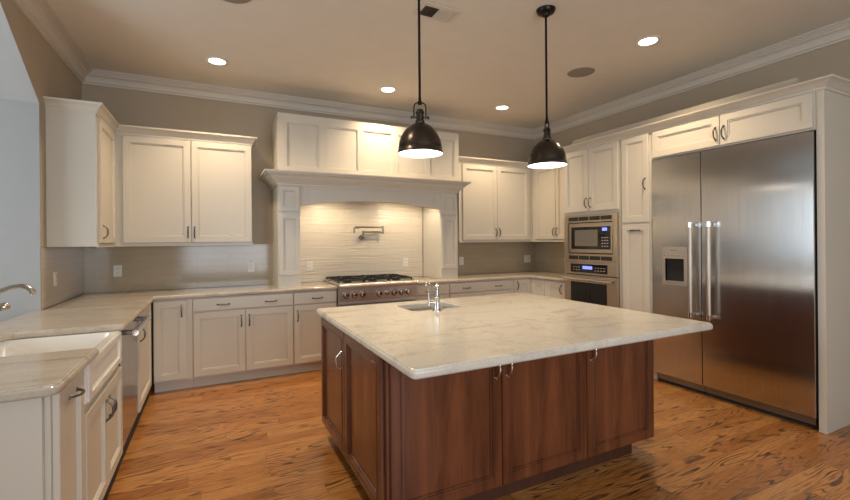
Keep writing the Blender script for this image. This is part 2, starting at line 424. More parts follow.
# ------------------------------------------------------------------ cabinet parts
def rect(x0, x1, z0, z1, y): return [(x0, y, z0), (x1, y, z0), (x1, y, z1), (x0, y, z1)]
def door_mesh(w_, h_, t=.02, st=.058, flat=False, bead=False):
    b = MB()
    def R(i, y): return rect(i, w_-i, i, h_-i, y)
    loops = [R(0, 0), R(0, -t+.004), R(.0035, -t)]
    if bead: loops += [R(st-.012, -t), R(st-.008, -t-.0035), R(st-.003, -t-.0035)]
    if not flat:
        loops += [R(st, -t), R(st+.002, -t+.0065), R(st+.0105, -t+.0055), R(st+.0135, -t+.013)]
    b.loft(loops, True, True, True)
    return b
def board_mesh(b, w_, h_, panels, t=.02, z_off=0, x_off=0, y_off=0):
    """front board (faces -y) with recessed panels, all in one row or column"""
    xs = sorted({0, w_, *[p[0] for p in panels], *[p[1] for p in panels]})
    zs = sorted({0, h_, *[p[2] for p in panels], *[p[3] for p in panels]})
    O = lambda pts: [(x+x_off, y+y_off, z+z_off) for x, y, z in pts]
    for i in range(len(xs)-1):
        for j in range(len(zs)-1):
            x0, x1, z0, z1 = xs[i], xs[i+1], zs[j], zs[j+1]
            if any(p[0] <= x0+1e-6 and p[1] >= x1-1e-6 and p[2] <= z0+1e-6 and p[3] >= z1-1e-6 for p in panels):
                def R(k, y): return O(rect(x0+k, x1-k, z0+k, z1-k, y))
                b.loft([R(0, -t), R(.002, -t+.007), R(.011, -t+.006), R(.015, -t+.0145)], True, False, True)
            else:
                b.quad(*O(rect(x0, x1, z0, z1, -t)))
    for p in ((0, 0, 0, h_), (w_, w_, 0, h_)): b.quad(*O([(p[0], -t, 0), (p[0], 0, 0), (p[0], 0, h_), (p[0], -t, h_)]))
    for z in (0, h_): b.quad(*O([(0, -t, z), (w_, -t, z), (w_, 0, z), (0, 0, z)]))
    b.quad(*O(rect(0, w_, 0, h_, 0)))
    return b
_h = {}
def handle(parent, x, z, horiz=False, kind='pewter', scale=1.0, y=-.02):
    if kind not in _h:
        b = MB()
        pts = []; r = []
        for k in range(13):
            a = -1+2*k/12
            pts.append((0, -.030*(1-abs(a)**3.2)-.001, a*.052)); r.append(.0048+.0022*(1-abs(a)) if abs(a) < .9 else .0056)
        b.tube(pts, r, 10)
        for s in (-1, 1): b.cyl((0, .0, s*.052), (0, -.006, s*.052), .0095, .007, 12)
        o = b.build('handle', M[kind], smooth=50)
        _h[kind] = o; h = o
    else:
        h = _h[kind].copy(); COL.objects.link(h)
    h.parent = parent; h.location = (x, y, z); h.rotation_euler = (0, PI/2 if horiz else 0, 0); h.scale = (scale,)*3
    return h
def door(root, x0, x1, z0, z1, hd=None, mat='cab', name='door', kind='pewter', st=.058, hs=1.0, flat=False):
    d = door_mesh(x1-x0, z1-z0, st=st, flat=flat, bead=mat == 'cherry').build(name, M[mat], root, (x0, -.0008, z0))
    if hd:
        for q in (hd if isinstance(hd, list) else [hd]):
            handle(d, q[1]-x0, q[2]-z0, q[0] == 'h', kind, hs)
    return d
def cabinet(name, label, cat, loc, rot, w_, dep, z0, z1, items, toe=None, mat='cab', body_y=0, group=None, toe_mat='cab', toe_y=.06):
    r = thing(name, label, cat, (loc[0], loc[1], 0), rot, group)
    b = MB(); g = .0006
    b.box(g, w_-g, body_y, dep, z0+(toe or 0), z1)
    b.build('body', M[mat], r)
    if toe:
        b = MB(); b.box(g, w_-g, toe_y, dep, .0005, toe-.0005)
        b.build('toe_kick', M[toe_mat], r)
    for it in items:
        kind = it[0]
        if kind == 'door': door(r, *it[1:5], hd=it[5] if len(it) > 5 else None, mat=mat)
        elif kind == 'drawer': door(r, *it[1:5], hd=it[5] if len(it) > 5 else None, mat=mat, name='drawer', flat=True)
    return r

# ---------------- base cabinets, left run (face looks to +X): local x = world Y
FX = -.527; RL = PI/2  # cabinet toe kicks here near-black: shade beneath the doors put into their colour
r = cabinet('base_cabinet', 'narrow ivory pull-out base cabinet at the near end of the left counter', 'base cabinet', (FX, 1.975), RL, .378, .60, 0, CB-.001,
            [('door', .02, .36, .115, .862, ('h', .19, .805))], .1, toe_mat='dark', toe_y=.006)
b = MB(); b.box(-.030, -.008, .015, .60, .0005, CB-.001); b.build('end_panel', M['cab'], r)
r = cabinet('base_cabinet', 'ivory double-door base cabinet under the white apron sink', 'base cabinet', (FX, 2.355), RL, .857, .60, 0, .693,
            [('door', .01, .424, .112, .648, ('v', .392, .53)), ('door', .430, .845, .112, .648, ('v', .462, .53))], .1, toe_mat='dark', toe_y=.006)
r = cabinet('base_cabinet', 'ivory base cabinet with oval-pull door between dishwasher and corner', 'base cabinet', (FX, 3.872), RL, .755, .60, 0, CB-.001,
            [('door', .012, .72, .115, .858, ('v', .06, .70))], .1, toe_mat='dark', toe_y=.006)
# dishwasher
r = thing('dishwasher', 'stainless steel dishwasher with bar handle right of the apron sink', 'dishwasher', (FX, 3.216, 0), RL)
b = MB(); b.box(.001, .653, .0, .58, .1, CB-.002); b.build('body', M['dark'], r)
b = MB(); b.box(.008, .646, -.012, -.0005, .115, .862, .003); dd = b.build('door', M['steel_h'], r)
b = MB(); b.tube([(.02, -.085, .838), (.648, -.085, .838)], .019, 14); b.build('handle', M['chrome'], dd, smooth=40)
for x in (.06, .594):
    b = MB(); b.box(x-.02, x+.02, -.085, -.011, .826, .852, .003); b.build('handle_bracket', M['pewter'], dd)
b = MB(); b.box(.001, .653, .006, .5, .0005, .098); b.build('toe_kick', M['dark'], r)

# ---------------- base cabinets, back run (face looks to -Y)
FY = 4.667
def drawer_bank(x0, x1, label, hx, doors, st0=.0, st1=.0):
    w_ = x1-x0
    items = [('drawer', st0+.004, w_-st1-.004, .742, .862, [('h', h-x0, .797) for h in hx])]
    n = len(doors)
    for (a, c, h) in doors: items.append(('door', a-x0, c-x0, .115, .730, ('v', h-x0, .62) if h else None))
    return cabinet('base_cabinet', label, 'base cabinet', (x0, FY), 0, w_, .60, 0, CB-.001, items, .1)
r = cabinet('base_cabinet', 'ivory single-door base cabinet in the left inside corner', 'base cabinet', (-.50, FY), 0, .322, .60, 0, CB-.001,
        [('door', .004, .272, .115, .858, ('v', .232, .76))], .1)
drawer_bank(-.177, .757, 'ivory double-door base cabinet with one wide two-pull drawer left of the range', (.09, .535), [(-.172, .286, .252), (.292, .752, .326)])
drawer_bank(.758, 1.222, 'ivory single-door base cabinet with drawer touching the range on its left', (1.01,), [(.764, 1.216, .80)])
r = cabinet('base_cabinet', 'ivory base cabinet directly below the gas rangetop', 'base cabinet', (1.224, FY), 0, .942, .60, 0, .70,
        [('door', .006, .468, .115, .69, ('v', .43, .6)), ('door', .474, .936, .115, .69, ('v', .51, .6))], .1)
drawer_bank(2.169, 2.650, 'ivory base cabinet with plain drawer touching the range on its right', (), [(2.175, 2.644, 2.22)])
drawer_bank(2.651, 3.655, 'ivory base cabinet with wide two-pull drawer under the right back uppers', (2.90, 3.40), [(2.657, 3.148, 3.11), (3.154, 3.60, 3.19)], st1=.05)
r = cabinet('base_cabinet', 'ivory corner base cabinet whose door pull is on its left, right back corner', 'base cabinet', (3.657, FY), 0, .30, .60, 0, CB-.001,
        [('door', .012, .288, .115, .858, ('v', .05, .78))], .1)
FXR = 3.958
r = cabinet('base_cabinet', 'ivory two-door base cabinet on the right wall next to the wall oven', 'base cabinet', (FXR, 4.664), -PI/2, .694, .60, 0, CB-.001,
        [('door', .024, .29, .115, .858), ('door', .296, .655, .115, .858, ('v', .60, .77))], .1)

# ---------------- upper cabinets
UB, UT = 1.381, 2.458
CABCROWN = [(0, UT-.012), (.006, UT-.012), (.008, UT+.006), (.014, UT+.010), (.022, UT+.030), (.040, UT+.050), (.052, UT+.056), (.054, UT+.072), (0, UT+.072)]
def rail(b, x0, x1, y0, y1): b.box(x0, x1, y0, y1, UB-.004, UB+.024)
UX = -.835; UY = 4.947; UE = 4.25
path = [(XL+.0005, UE), (UX, UE), (UX, UY), (.384, UY), (.384, D-.0005)]
rp = [(a, c) for a, c in path]
def world_part(name, mat, root, fill, **kw):
    """a part modelled in world coordinates under a placed root"""
    b = MB(); fill(b)
    inv = (Matrix.Translation(root.location) @ Matrix.Rotation(root.rotation_euler.z, 4, 'Z')).inverted()
    bmesh.ops.transform(b.bm, matrix=inv, verts=b.bm.verts)
    return b.build(name, mat, root, **kw)
neg = lambda prof: [(-o, z) for o, z in prof]
lw = cabinet('upper_cabinet', 'ivory single-door upper cabinet on the left wall beside the opening', 'upper cabinet', (UX, UE), RL, UY-UE-.0005, .326, UB, UT,
        [('door', .055, .66, UB+.026, UT-.028, ('v', .125, 1.50))])
world_part('crown', M['cab'], lw, lambda b: sweep(b, path, neg(CABCROWN), False, [0, 1]), smooth=25)
bl = cabinet('upper_cabinet', 'ivory double-door upper cabinet left of the range hood', 'upper cabinet', (UX+.002, UY), 0, .384-UX-.002, .329, UB, UT,
        [('door', .068, .639, UB+.026, UT-.022, ('v', .613, 1.51)), ('door', .645, 1.211, UB+.026, UT-.022, ('v', .671, 1.51))])
world_part('crown', M['cab'], bl, lambda b: sweep(b, path, neg(CABCROWN), False, [2, 3]), smooth=25)
b = MB(); b.box(.012, .384-UX+.004, -.008, .0, UB-.008, UB+.020); b.build('light_rail', M['cab'], bl)
b = MB(); b.box(0, UY-UE-.012, -.008, .0, UB-.008, UB+.020); b.build('light_rail', M['cab'], lw)
# right side
RUX = 4.238
br_ = cabinet('upper_cabinet', 'ivory double-door upper cabinet on the back wall right of the range hood', 'upper cabinet', (2.975, UY), 0, RUX-2.975-.002, .329, UB, UT,
        [('door', .050, .614, UB+.026, UT-.022, ('v', .588, 1.51)), ('door', .620, 1.19, UB+.026, UT-.022, ('v', .646, 1.51))])
path2 = [(2.975, D-.0005), (2.975, UY), (RUX, UY), (RUX, 3.972)]
world_part('crown', M['cab'], br_, lambda b: sweep(b, path2, neg(CABCROWN), False, [0, 1]), smooth=25)
rw = cabinet('upper_cabinet', 'ivory double-door upper cabinet on the right wall left of the microwave cabinet', 'upper cabinet', (RUX, UY), -PI/2, UY-3.974, .328, UB, UT,
        [('door', .075, .488, UB+.026, UT-.022, ('v', .462, 1.51)), ('door', .494, .915, UB+.026, UT-.022, ('v', .52, 1.51))])
world_part('crown', M['cab'], rw, lambda b: sweep(b, path2, neg(CABCROWN), False, [2]), smooth=25)
b = MB(); b.box(0, RUX-2.975-.012, -.008, .0, UB-.008, UB+.020); b.build('light_rail', M['cab'], br_)
b = MB(); b.box(.004, .965, -.008, .0, UB-.008, UB+.020); b.build('light_rail', M['cab'], rw)

# ---------------- tall wall on the right: oven cabinet, pantry, refrigerator, panel
TX = 3.90; TT = 2.470
TALLCROWN = [(0, TT-.014), (.008, TT-.014), (.010, TT+.006), (.018, TT+.010), (.030, TT+.026), (.056, TT+.042), (.070, TT+.046), (.074, TT+.058), (0, TT+.058)]
pathT = [(TX+.27, 3.970), (TX, 3.970), (TX, 3.143), (TX, 2.788), (TX, 1.499), (TX, 1.451), (XR-.0005, 1.451)]
oc = thing('oven_cabinet', 'tall ivory cabinet holding the microwave and wall oven', 'tall cabinet', (TX, 3.968, 0), -PI/2)
ow = 3.968-3.145
b = MB(); b.box(0, .026, 0, .66, .1, TT); b.box(ow-.026, ow, 0, .66, .1, TT); b.box(.026, ow-.026, 0, .66, 1.69, TT); b.box(.026, ow-.026, .03, .66, 1.121, 1.141); b.box(.026, ow-.026, 0, .66, .1, .40); b.box(.026, ow-.026, .64, .66, .40, 1.69)
b.build('body', M['cab'], oc)
b = MB(); b.box(0, ow, .06, .6, .0005, .099); b.build('toe_kick', M['cab'], oc)
door(oc, .022, .395, 1.725, 2.452, ('v', .368, 1.825)); door(oc, .401, ow-.022, 1.725, 2.452, ('v', .428, 1.825))
door(oc, .022, ow-.022, .115, .385, ('h', ow/2, .33), name='drawer')
world_part('crown', M['cab'], oc, lambda b: sweep(b, pathT, neg(TALLCROWN), False, [0, 1]), smooth=25)
pc = cabinet('pantry_cabinet', 'tall narrow ivory pantry cabinet between wall oven and refrigerator', 'tall cabinet', (TX, 3.143), -PI/2, .355, .66, 0, TT,
        [('door', .022, .332, 1.572, 2.452, ('v', .295, 1.955)), ('door', .022, .332, .115, 1.552, ('h', .177, 1.492))], .1)
world_part('crown', M['cab'], pc, lambda b: sweep(b, pathT, neg(TALLCROWN), False, [2]), smooth=25)
fc = cabinet('overhead_cabinet', 'wide ivory two-door cabinet above the steel refrigerator', 'upper cabinet', (TX, 2.787), -PI/2, 1.288, .66, 2.182, TT,
        [('door', .020, .642, 2.196, 2.452, ('v', .612, 2.30)), ('door', .648, 1.272, 2.196, 2.452, ('v', .678, 2.30))])
world_part('crown', M['cab'], fc, lambda b: sweep(b, pathT, neg(TALLCROWN), False, [3]), smooth=25)
ep = thing('end_panel', 'tall ivory side panel closing the right end of the refrigerator', 'panel', (TX, 1.498, 0), -PI/2)
b = MB(); b.box(0, .046, 0, XR-TX-.0005, .0005, TT); b.build('board', M['cab'], ep, bevel=.002)
world_part('crown', M['cab'], ep, lambda b: sweep(b, pathT, neg(TALLCROWN), False, [4, 5]), smooth=25)
# loose second moulding lying along the top of the tall cabinets
b = MB()
b.prism([(3.985, TT+.002), (4.08, TT+.002), (4.08, TT+.168), (4.05, TT+.170), (4.045, TT+.155), (4.015, TT+.115), (3.985, TT+.095)], 'y', 1.67, 3.955)
tag(b.build('loose_moulding', M['cab'], smooth=25), 'loose strip of ivory crown moulding lying on top of the tall cabinets', 'moulding')

# refrigerator
fr = thing('refrigerator', 'wide stainless steel side-by-side built-in refrigerator', 'refrigerator', (TX, 2.783, 0), -PI/2)
b = MB(); b.box(.002, 1.281, .01, .64, .1, 2.178); b.build('body', M['dark'], fr)
def fdoor(x0, x1, hx, disp=False):
    b = MB()
    if not disp:
        b.box(x0, x1, -.02, .009, .10, 2.172, .004)
        d = b.build('door', M['steel_h'], fr)
    else:   # door with a recessed dispenser bay
        X0, X1, Z0, Z1 = .145, .325, 1.005, 1.215
        for (a, c, e, f) in ((x0, X0, .10, 2.172), (X1, x1, .10, 2.172), (X0, X1, .10, Z0), (X0, X1, Z1, 2.172)):
            b.box(a, c, -.02, .009, e, f)
        b.box(X0, X1, .075, .085, Z0, Z1)
        b.bm.faces.ensure_lookup_table()
        d = b.build('door', M['steel_h'], fr)
        b = MB(); y = .073
        b.quad((X0, -.019, Z0), (X0, y, Z0), (X0, y, Z1), (X0, -.019, Z1)); b.quad((X1, -.019, Z0), (X1, y, Z0), (X1, y, Z1), (X1, -.019, Z1))
        b.quad((X0, -.019, Z0), (X1, -.019, Z0), (X1, y, Z0), (X0, y, Z0)); b.quad((X0, -.019, Z1), (X1, -.019, Z1), (X1, y, Z1), (X0, y, Z1))
        b.quad((X0, y, Z0), (X1, y, Z0), (X1, y, Z1), (X0, y, Z1))
        ds = b.build('dispenser', M['bay'], d)
        b = MB()
        o0, o1, q0, q1 = X0-.032, X1+.03, Z0-.04, Z1+.112
        for (a, c, e, f) in ((o0, X0, q0, q1), (X1, o1, q0, q1), (X0, X1, q0, Z0), (X0, X1, Z1, q1)): b.box(a, c, -.0235, -.0203, e, f)
        b.build('dispenser_frame', M['steel_x'], d)
        b = MB()
        b.box(X0+.05, X0+.12, -.0255, -.0238, Z1+.075, Z1+.083)
        b.build('nameplate', M['amber'], d)
        for k in range(6):
            b = MB(); b.box(X0-.012+k*.036, X0+.003+k*.036, -.0255, -.0238, Z1+.022, Z1+.032); b.build('dispenser_button', M['amber'], d)
        b = MB(); b.box(X0+.03, X0+.08, .03, .05, Z0+.04, Z1-.03); b.box(X0+.11, X0+.15, .03, .05, Z0+.04, Z1-.03); b.build('dispenser_paddle', M['steel_h'], d)
    b = MB(); b.cyl((hx, -.085, .70), (hx, -.085, 1.545), .0165, n=18); b.build('handle', M['satin'], d, smooth=40)
    for z in (.70, 1.505):
        b = MB(); b.cyl((hx, -.085, z-.002), (hx, -.085, z+.042), .0195, n=18); b.box(hx-.013, hx+.013, -.085, -.0205, z+.006, z+.034, .003)
        b.build('handle_mount', M['chrome'], d, smooth=40)
    return d
fdoor(.014, .478, .42, True)
fdoor(.484, 1.276, .578)
b = MB(); b.box(.03, .478, .020, .04, .034, .094); b.box(.484, 1.262, .020, .04, .034, .094); b.build('grille', M['grille'], fr)
b = MB(); b.box(.03, 1.262, .042, .5, .0005, .098); b.build('base', M['dark'], fr)

# microwave in its vented trim frame
mw = thing('microwave', 'built-in microwave with vented steel trim above the wall oven', 'microwave', (TX, 3.937, 1.142), -PI/2)
mwW, mwH = .764, .545
b = MB(); b.box(.04, mwW-.04, .012, .45, .03, mwH-.03); b.build('body', M['dark'], mw)
b = MB(); t0, t1 = -.026, -.001
ix0, ix1, iz0, iz1 = .062, mwW-.062, .092, mwH-.085
for (a, c, e, f) in ((0, ix0, 0, mwH), (ix1, mwW, 0, mwH), (ix0, ix1, 0, iz0), (ix0, ix1, iz1, mwH)): b.box(a, c, t0, t1, e, f)
tr = b.build('trim_frame', M['steel_warm'], mw)
for row, z in enumerate((.025, mwH-.066)):
    for k in range(4):
        x = .068+k*.159
        b = MB(); b.box(x, x+.148, t0-.0012, t0-.0002, z, z+.044); v = b.build('vent_slot', M['iron'], tr)
        b = MB()
        for q in range(4): b.box(x+.004, x+.144, t0-.004, t0-.0013, z+.005+q*.010, z+.009+q*.010)
        b.build('vent_louver', M['pewter'], v)
b = MB(); b.box(ix0+.012, ix1-.012, -.022, .012, iz0+.012, iz1-.012, .004); fa = b.build('front', M['steel_warm'], mw)
b = MB(); b.box(ix0+.048, ix1-.03, -.027, -.0222, iz0+.055, iz1-.055); dr_ = b.build('door', M['glass'], mw)
b = MB(); b.box(ix0+.105, ix0+.44, -.0278, -.0272, iz0+.09, iz1-.09); b.build('window', M['glass_grey'], dr_)
b = MB(); b.box(ix1-.135, ix1-.07, -.0285, -.0272, iz1-.105, iz1-.072); b.build('display', M['blue'], mw)
b = MB()
for i in range(4):
    for j in range(3): b.box(ix1-.145+j*.034, ix1-.123+j*.034, -.0283, -.0272, iz0+.085+i*.032, iz0+.096+i*.032)
b.build('keypad', M['amber'], mw)
# wall oven
ov = thing('built_in_oven', 'single built-in wall oven with blue display below the microwave', 'oven', (TX, 3.937, .403), -PI/2)
H = 1.138-.403
b = MB(); b.box(.03, mwW-.03, .012, .55, .004, H-.022); b.build('body', M['dark'], ov)
b = MB(); b.box(0, mwW, -.028, -.001, .59, H, .003); cp = b.build('control_panel', M['steel_warm'], ov)
b = MB(); b.box(.10, mwW-.13, -.0305, -.0282, .612, H-.022); gl = b.build('control_glass', M['glass'], cp)
b = MB(); b.box(.285, .425, -.032, -.0306, .655, .69); b.build('display', M['blue'], gl)
b = MB()
for i in range(2):
    for k in range(3): b.box(.14+k*.04, .162+k*.04, -.0316, -.0306, .64+i*.03, .647+i*.03)
    for k in range(4): b.box(.46+k*.04, .482+k*.04, -.0316, -.0306, .64+i*.03, .647+i*.03)
b.build('key', M['amber'], gl)
b = MB(); b.box(0, mwW, -.034, -.001, .02, .58, .004); od = b.build('door', M['steel_warm'], ov)
b = MB(); b.box(.105, mwW-.135, -.0365, -.0342, .08, .500); b.build('window', M['glass'], od)
b = MB(); b.tube([(.035, -.085, .535), (mwW-.035, -.085, .535)], .016, 14); b.build('handle', M['chrome'], od, smooth=40)
for x in (.06, mwW-.06):
    b = MB(); b.box(x-.012, x+.012, -.085, -.0335, .523, .547, .003); b.build('handle_mount', M['pewter'], od)

# ------------------------------------------------------------------ countertops
def rounded(poly, rad, which):
    out = []; n = len(poly)
    for i, p in enumerate(poly):
        if i not in which: out.append(p); continue
        p = Vector(p); a = (Vector(poly[i-1])-p).normalized(); c = (Vector(poly[(i+1) % n])-p).normalized()
        rr = which[i] if isinstance(which, dict) else rad
        A, C = p+a*rr, p+c*rr
        for k in range(7):
            t = k/6; out.append(tuple((1-t)**2*A + 2*t*(1-t)*p + t*t*C))
    return out
EDGE = [(.010, 0), (.002, .006), (0, .012), (0, .024), (.002, .030), (.006, .033), (.008, .0335), (.0085, .037), (.013, .040)]
def slab(name, mat, poly, z0, hole=None, th=.04):
    b = MB(); bm = b.bm
    loops = [[(x, y, z0+h) for x, y in offset_poly(poly, i)] for i, h in EDGE]
    rows = b.loft(loops)
    caps = [rows[0], rows[-1]]
    hl = None
    if hole:
        hr = b.loft([[(x, y, z0) for x, y in hole], [(x, y, z0+.036) for x, y in hole], [(x, y, z0+.04) for x, y in offset_poly(hole, -.004)]])
        hl = [hr[0], hr[-1]]
    bm.edges.ensure_lookup_table()
    for k, row in enumerate(caps):
        es = []
        for R_ in [row] + ([hl[k]] if hl else []):
            for i in range(len(R_)):
                e = bm.edges.get((R_[i], R_[(i+1) % len(R_)]))
                if e: es.append(e)
        bmesh.ops.triangle_fill(bm, edges=es, use_beauty=True)
    return b.build(name, M[mat], smooth=14)
CX = -.485; CYF = 4.63
polyL = [(-1.205, 1.905), (CX, 1.905), (CX, 2.51), (-1.05, 2.51), (-1.05, 3.15), (CX, 3.15), (CX, CYF), (1.222, CYF), (1.222, D-.009), (XL+.009, D-.009), (XL+.009, JY+.0), (-1.205, JY-.001)]
polyL = rounded(polyL, .02, {1: .05, 3: .10, 4: .13, 2: .02, 5: .02, 6: .02})
tag(slab('countertop', 'counter_stone', polyL, CB), 'brown streaked stone countertop running from the sink round the left corner to the range', 'countertop')
polyR = [(2.168, CYF), (3.918, CYF), (3.918, 3.972), (XR-.009, 3.972), (XR-.009, D-.009), (2.168, D-.009)]
tag(slab('countertop', 'counter_stone', rounded(polyR, .02, {1: .02}), CB), 'stone countertop turning the back right corner between range and wall oven', 'countertop')
# island
IX0, IX1, IY0, IY1 = .672, 2.598, 1.468, 3.17
hole = rounded([(1.245, 2.70), (1.65, 2.70), (1.65, 3.02), (1.245, 3.02)], .03, {0, 1, 2, 3})
polyI = rounded([(IX0, IY0), (IX1, IY0), (IX1, IY1), (IX0, IY1)], .03, {0, 1, 2, 3})
tag(slab('island_countertop', 'island_stone', polyI, CB, hole), 'large cream veined stone top on the dark wood island', 'countertop')
isl = thing('kitchen_island', 'reddish-brown cherry wood kitchen island with paneled doors', 'island', (.715, 1.855, 0))
iw, idp = 2.575-.715, 3.105-1.855
b = MB()   # hollow where the prep sink hangs
b.box(0, iw, 0, .70, .1, CB-.001); b.box(0, .44, .70, idp, .1, CB-.001); b.box(1.05, iw, .70, idp, .1, CB-.001); b.box(.44, 1.05, .70, idp, .1, .60); b.box(.44, 1.05, idp-.02, idp, .6, CB-.001)
b.build('body', M['cherry'], isl)
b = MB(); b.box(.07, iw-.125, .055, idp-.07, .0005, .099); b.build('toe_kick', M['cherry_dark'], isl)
fz0, fz1 = .112, .868
door(isl, .014, .640, fz0, fz1, ('v', .605, .745), 'cherry', kind='chrome', hs=1.15)
door(isl, .645, 1.254, fz0, fz1, ('v', .68, .745), 'cherry', kind='chrome', hs=1.15)
door(isl, 1.259, iw-.004, fz0, fz1, ('v', 1.293, .745), 'cherry', kind='chrome', hs=1.15)
# doors on the left side: local frame turned so that they look to -X
def side_door(y0, y1, hd):
    d = door_mesh(y1-y0, fz1-fz0, bead=True).build('door', M['cherry'], isl, (-.0008, y1, fz0), -PI/2)
    if hd: handle(d, y1-hd[0], hd[1]-fz0, False, 'chrome', .95)
    return d
side_door(.64, idp-.012, (.705, .68)); side_door(.03, .634, None)
# prep sink
ps = thing('prep_sink', 'small undermount steel prep sink in the island top', 'sink', (1.4475, 2.86, .72))
b = MB(); ho = offset_poly(hole, -.0)
lc = [(x-1.4475, y-2.86) for x, y in hole]
out = [(x*1.1, y*1.12) for x, y in lc]
b.loft([[(x, y, .152) for x, y in out], [(x, y, .152) for x, y in lc], [(x*.98, y*.98, .03) for x, y in lc], [(x*.9, y*.88, .004) for x, y in lc]], True, False, True)
b.build('basin', M['steel_x'], ps, smooth=30)
b = MB(); b.lathe([(.035, .0055), (.035, .008), (.02, .0085), (.001, .007)], 20); b.build('drain', M['chrome'], ps, smooth=30)
# prep faucet, bridge style with side lever
pf = thing('prep_faucet', 'polished chrome faucet standing at the island prep sink', 'faucet', (1.402, 2.64, CT))
b = MB(); b.lathe([(.032, 0), (.032, .007), (.025, .012), (.022, .024), (.021, .075), (.024, .09), (.024, .098), (.014, .108), (.013, .150), (.020, .156), (.021, .172), (.012, .182), (.007, .192), (.009, .199), (.001, .206)], 20); b.build('body', M['faucet'], pf, smooth=40)
b = MB(); b.tube([(0, .0, .158), (-.018, .014, .166), (-.036, .030, .186), (-.048, .040, .194), (-.056, .047, .190), (-.058, .049, .172)], [.009, .008, .0075, .0075, .008, .009], 12); b.build('spout', M['faucet'], pf, smooth=50)
b = MB(); b.tube([(0, 0, .062), (-.022, .006, .058), (-.05, .014, .060)], [.011, .010, .009], 12); b.cyl((-.054, .016, .038), (-.054, .016, .078), .010, n=14); b.build('lever_hub', M['faucet'], pf, smooth=40)
b = MB(); b.tube([(-.055, .016, .076), (-.057, .016, .14), (-.058, .016, .155)], [.0055, .005, .007], 10); b.build('lever', M['faucet'], pf, smooth=40)
b = MB(); b.tube([(-.01, 0, .135), (-.05, .012, .136), (-.078, .02, .135)], [.005, .0045, .006], 10); b.build('cross_lever', M['pewter'], pf, smooth=40)

# ------------------------------------------------------------------ farmhouse sink and faucet
fs = thing('farmhouse_sink', 'white fireclay apron-front sink set in the left counter', 'sink', (-.80, 2.75, .695))
b = MB()
# outer block and inner basin in local coordinates
ox0, ox1, oy0, oy1 = -.30, .295, -.385, .418
zt = .1785
def RR(x0, x1, y0, y1, r, z): return [(x, y, z) for x, y in rounded([(x0, y0), (x1, y0), (x1, y1), (x0, y1)], r, {0, 1, 2, 3})]
loops = [RR(ox0, ox1, oy0, oy1, .012, 0), RR(ox0, ox1, oy0, oy1, .012, zt-.008), RR(ox0+.006, ox1-.006, oy0+.006, oy1-.006, .012, zt),
         RR(ox0+.03, ox1-.042, oy0+.03, oy1-.03, .05, zt), RR(ox0+.036, ox1-.05, oy0+.036, oy1-.036, .05, zt-.02), RR(ox0+.05, ox1-.06, oy0+.05, oy1-.05, .05, .03), RR(ox0+.09, ox1-.1, oy0+.09, oy1-.09, .05, .02)]
b.loft(loops, True, True, True)
b.build('basin', M['fireclay'], fs, smooth=35)
b = MB(); b.lathe([(.05, .0205), (.05, .024), (.03, .025), (.001, .022)], 20); b.build('drain', M['chrome'], fs, smooth=30)
b = MB(); board_mesh(b, .758, .168, [(.05, .708, .03, .138)], .008)
b.build('apron_panel', M['fireclay'], fs, (ox1+.0005, oy0+.006, .005), RL)
kf = thing('kitchen_faucet', 'brushed nickel bridge faucet with curved spout behind the apron sink', 'faucet', (-1.09, 2.83, CT))
b = MB()
for y in (-.10, .10): b.lathe([(.028, 0), (.028, .01), (.018, .02), (.016, .11), (.02, .125), (.02, .15), (.012, .16)], 18, 0, y, cap1=True)
b.tube([(0, -.10, .13), (0, .10, .13)], .012, 12); b.build('body', M['nickel'], kf, smooth=40)
b = MB(); b.tube([(0, 0, .12), (0, 0, .19), (.012, 0, .212), (.05, 0, .222), (.10, 0, .237), (.15, 0, .262), (.19, 0, .278), (.225, 0, .282), (.25, 0, .274), (.268, 0, .255), (.275, 0, .236)], [.014, .013, .012, .0115, .011, .011, .011, .0115, .012, .013, .016], 14)
b.build('spout', M['nickel'], kf, smooth=50)
b = MB(); b.tube([(0, .10, .155), (.05, .10, .165), (.10, .10, .168)], [.008, .007, .008], 12); b.sphere((.125, .10, .17), .022, (1.25, 1, 1)); b.build('lever', M['nickel'], kf, smooth=50)
b = MB(); b.tube([(0, -.10, .155), (.03, -.13, .165), (.06, -.17, .168)], [.008, .007, .008], 12); b.sphere((.07, -.185, .17), .018); b.build('lever', M['nickel'], kf, smooth=50)

# ------------------------------------------------------------------ range hood (mantel)
hd = thing('range_hood', 'ivory mantel range hood with paneled top and arched apron', 'range hood', (0, 0, CT))
HY = 4.757; Z = lambda z: z-CT
def hpart(name, fill, mat='cab', parent=None, **kw):
    b = MB(); fill(b); bmesh.ops.translate(b.bm, verts=b.bm.verts, vec=(0, 0, -CT))
    return b.build(name, M[mat], parent or hd, **kw)
BX0, BX1 = .630, 2.862
hpart('upper_box', lambda b: b.box(BX0, BX1, HY+.0205, D-.0005, 2.15, 2.785))
pans = [(.722-BX0, 1.063-BX0), (1.141-BX0, 1.511-BX0), (1.572-BX0, 1.934-BX0), (2.012-BX0, 2.376-BX0), (2.446-BX0, 2.800-BX0)]
hpart('front_board', lambda b: board_mesh(b, BX1-BX0, .635, [(a, c, .068, .54) for a, c in pans], .02, 2.15, BX0, HY+.02))
MANT = [(0, 2.012), (.012, 2.012), (.014, 2.030), (.024, 2.034), (.030, 2.046), (.058, 2.066), (.064, 2.076), (.074, 2.080), (.082, 2.098), (.104, 2.116), (.120, 2.120), (.124, 2.134), (.140, 2.136), (.142, 2.152), (0, 2.152)]
LX = [(.622, .852), (2.590, 2.832)]
hpart('mantel_shelf', lambda b: (sweep(b, [(LX[0][0], D-.0005), (LX[0][0], HY), (LX[1][1], HY), (LX[1][1], D-.0005)], neg(MANT)), b.box(LX[0][0], LX[1][1], HY+.001, D-.001, 2.06, 2.149)), smooth=25)
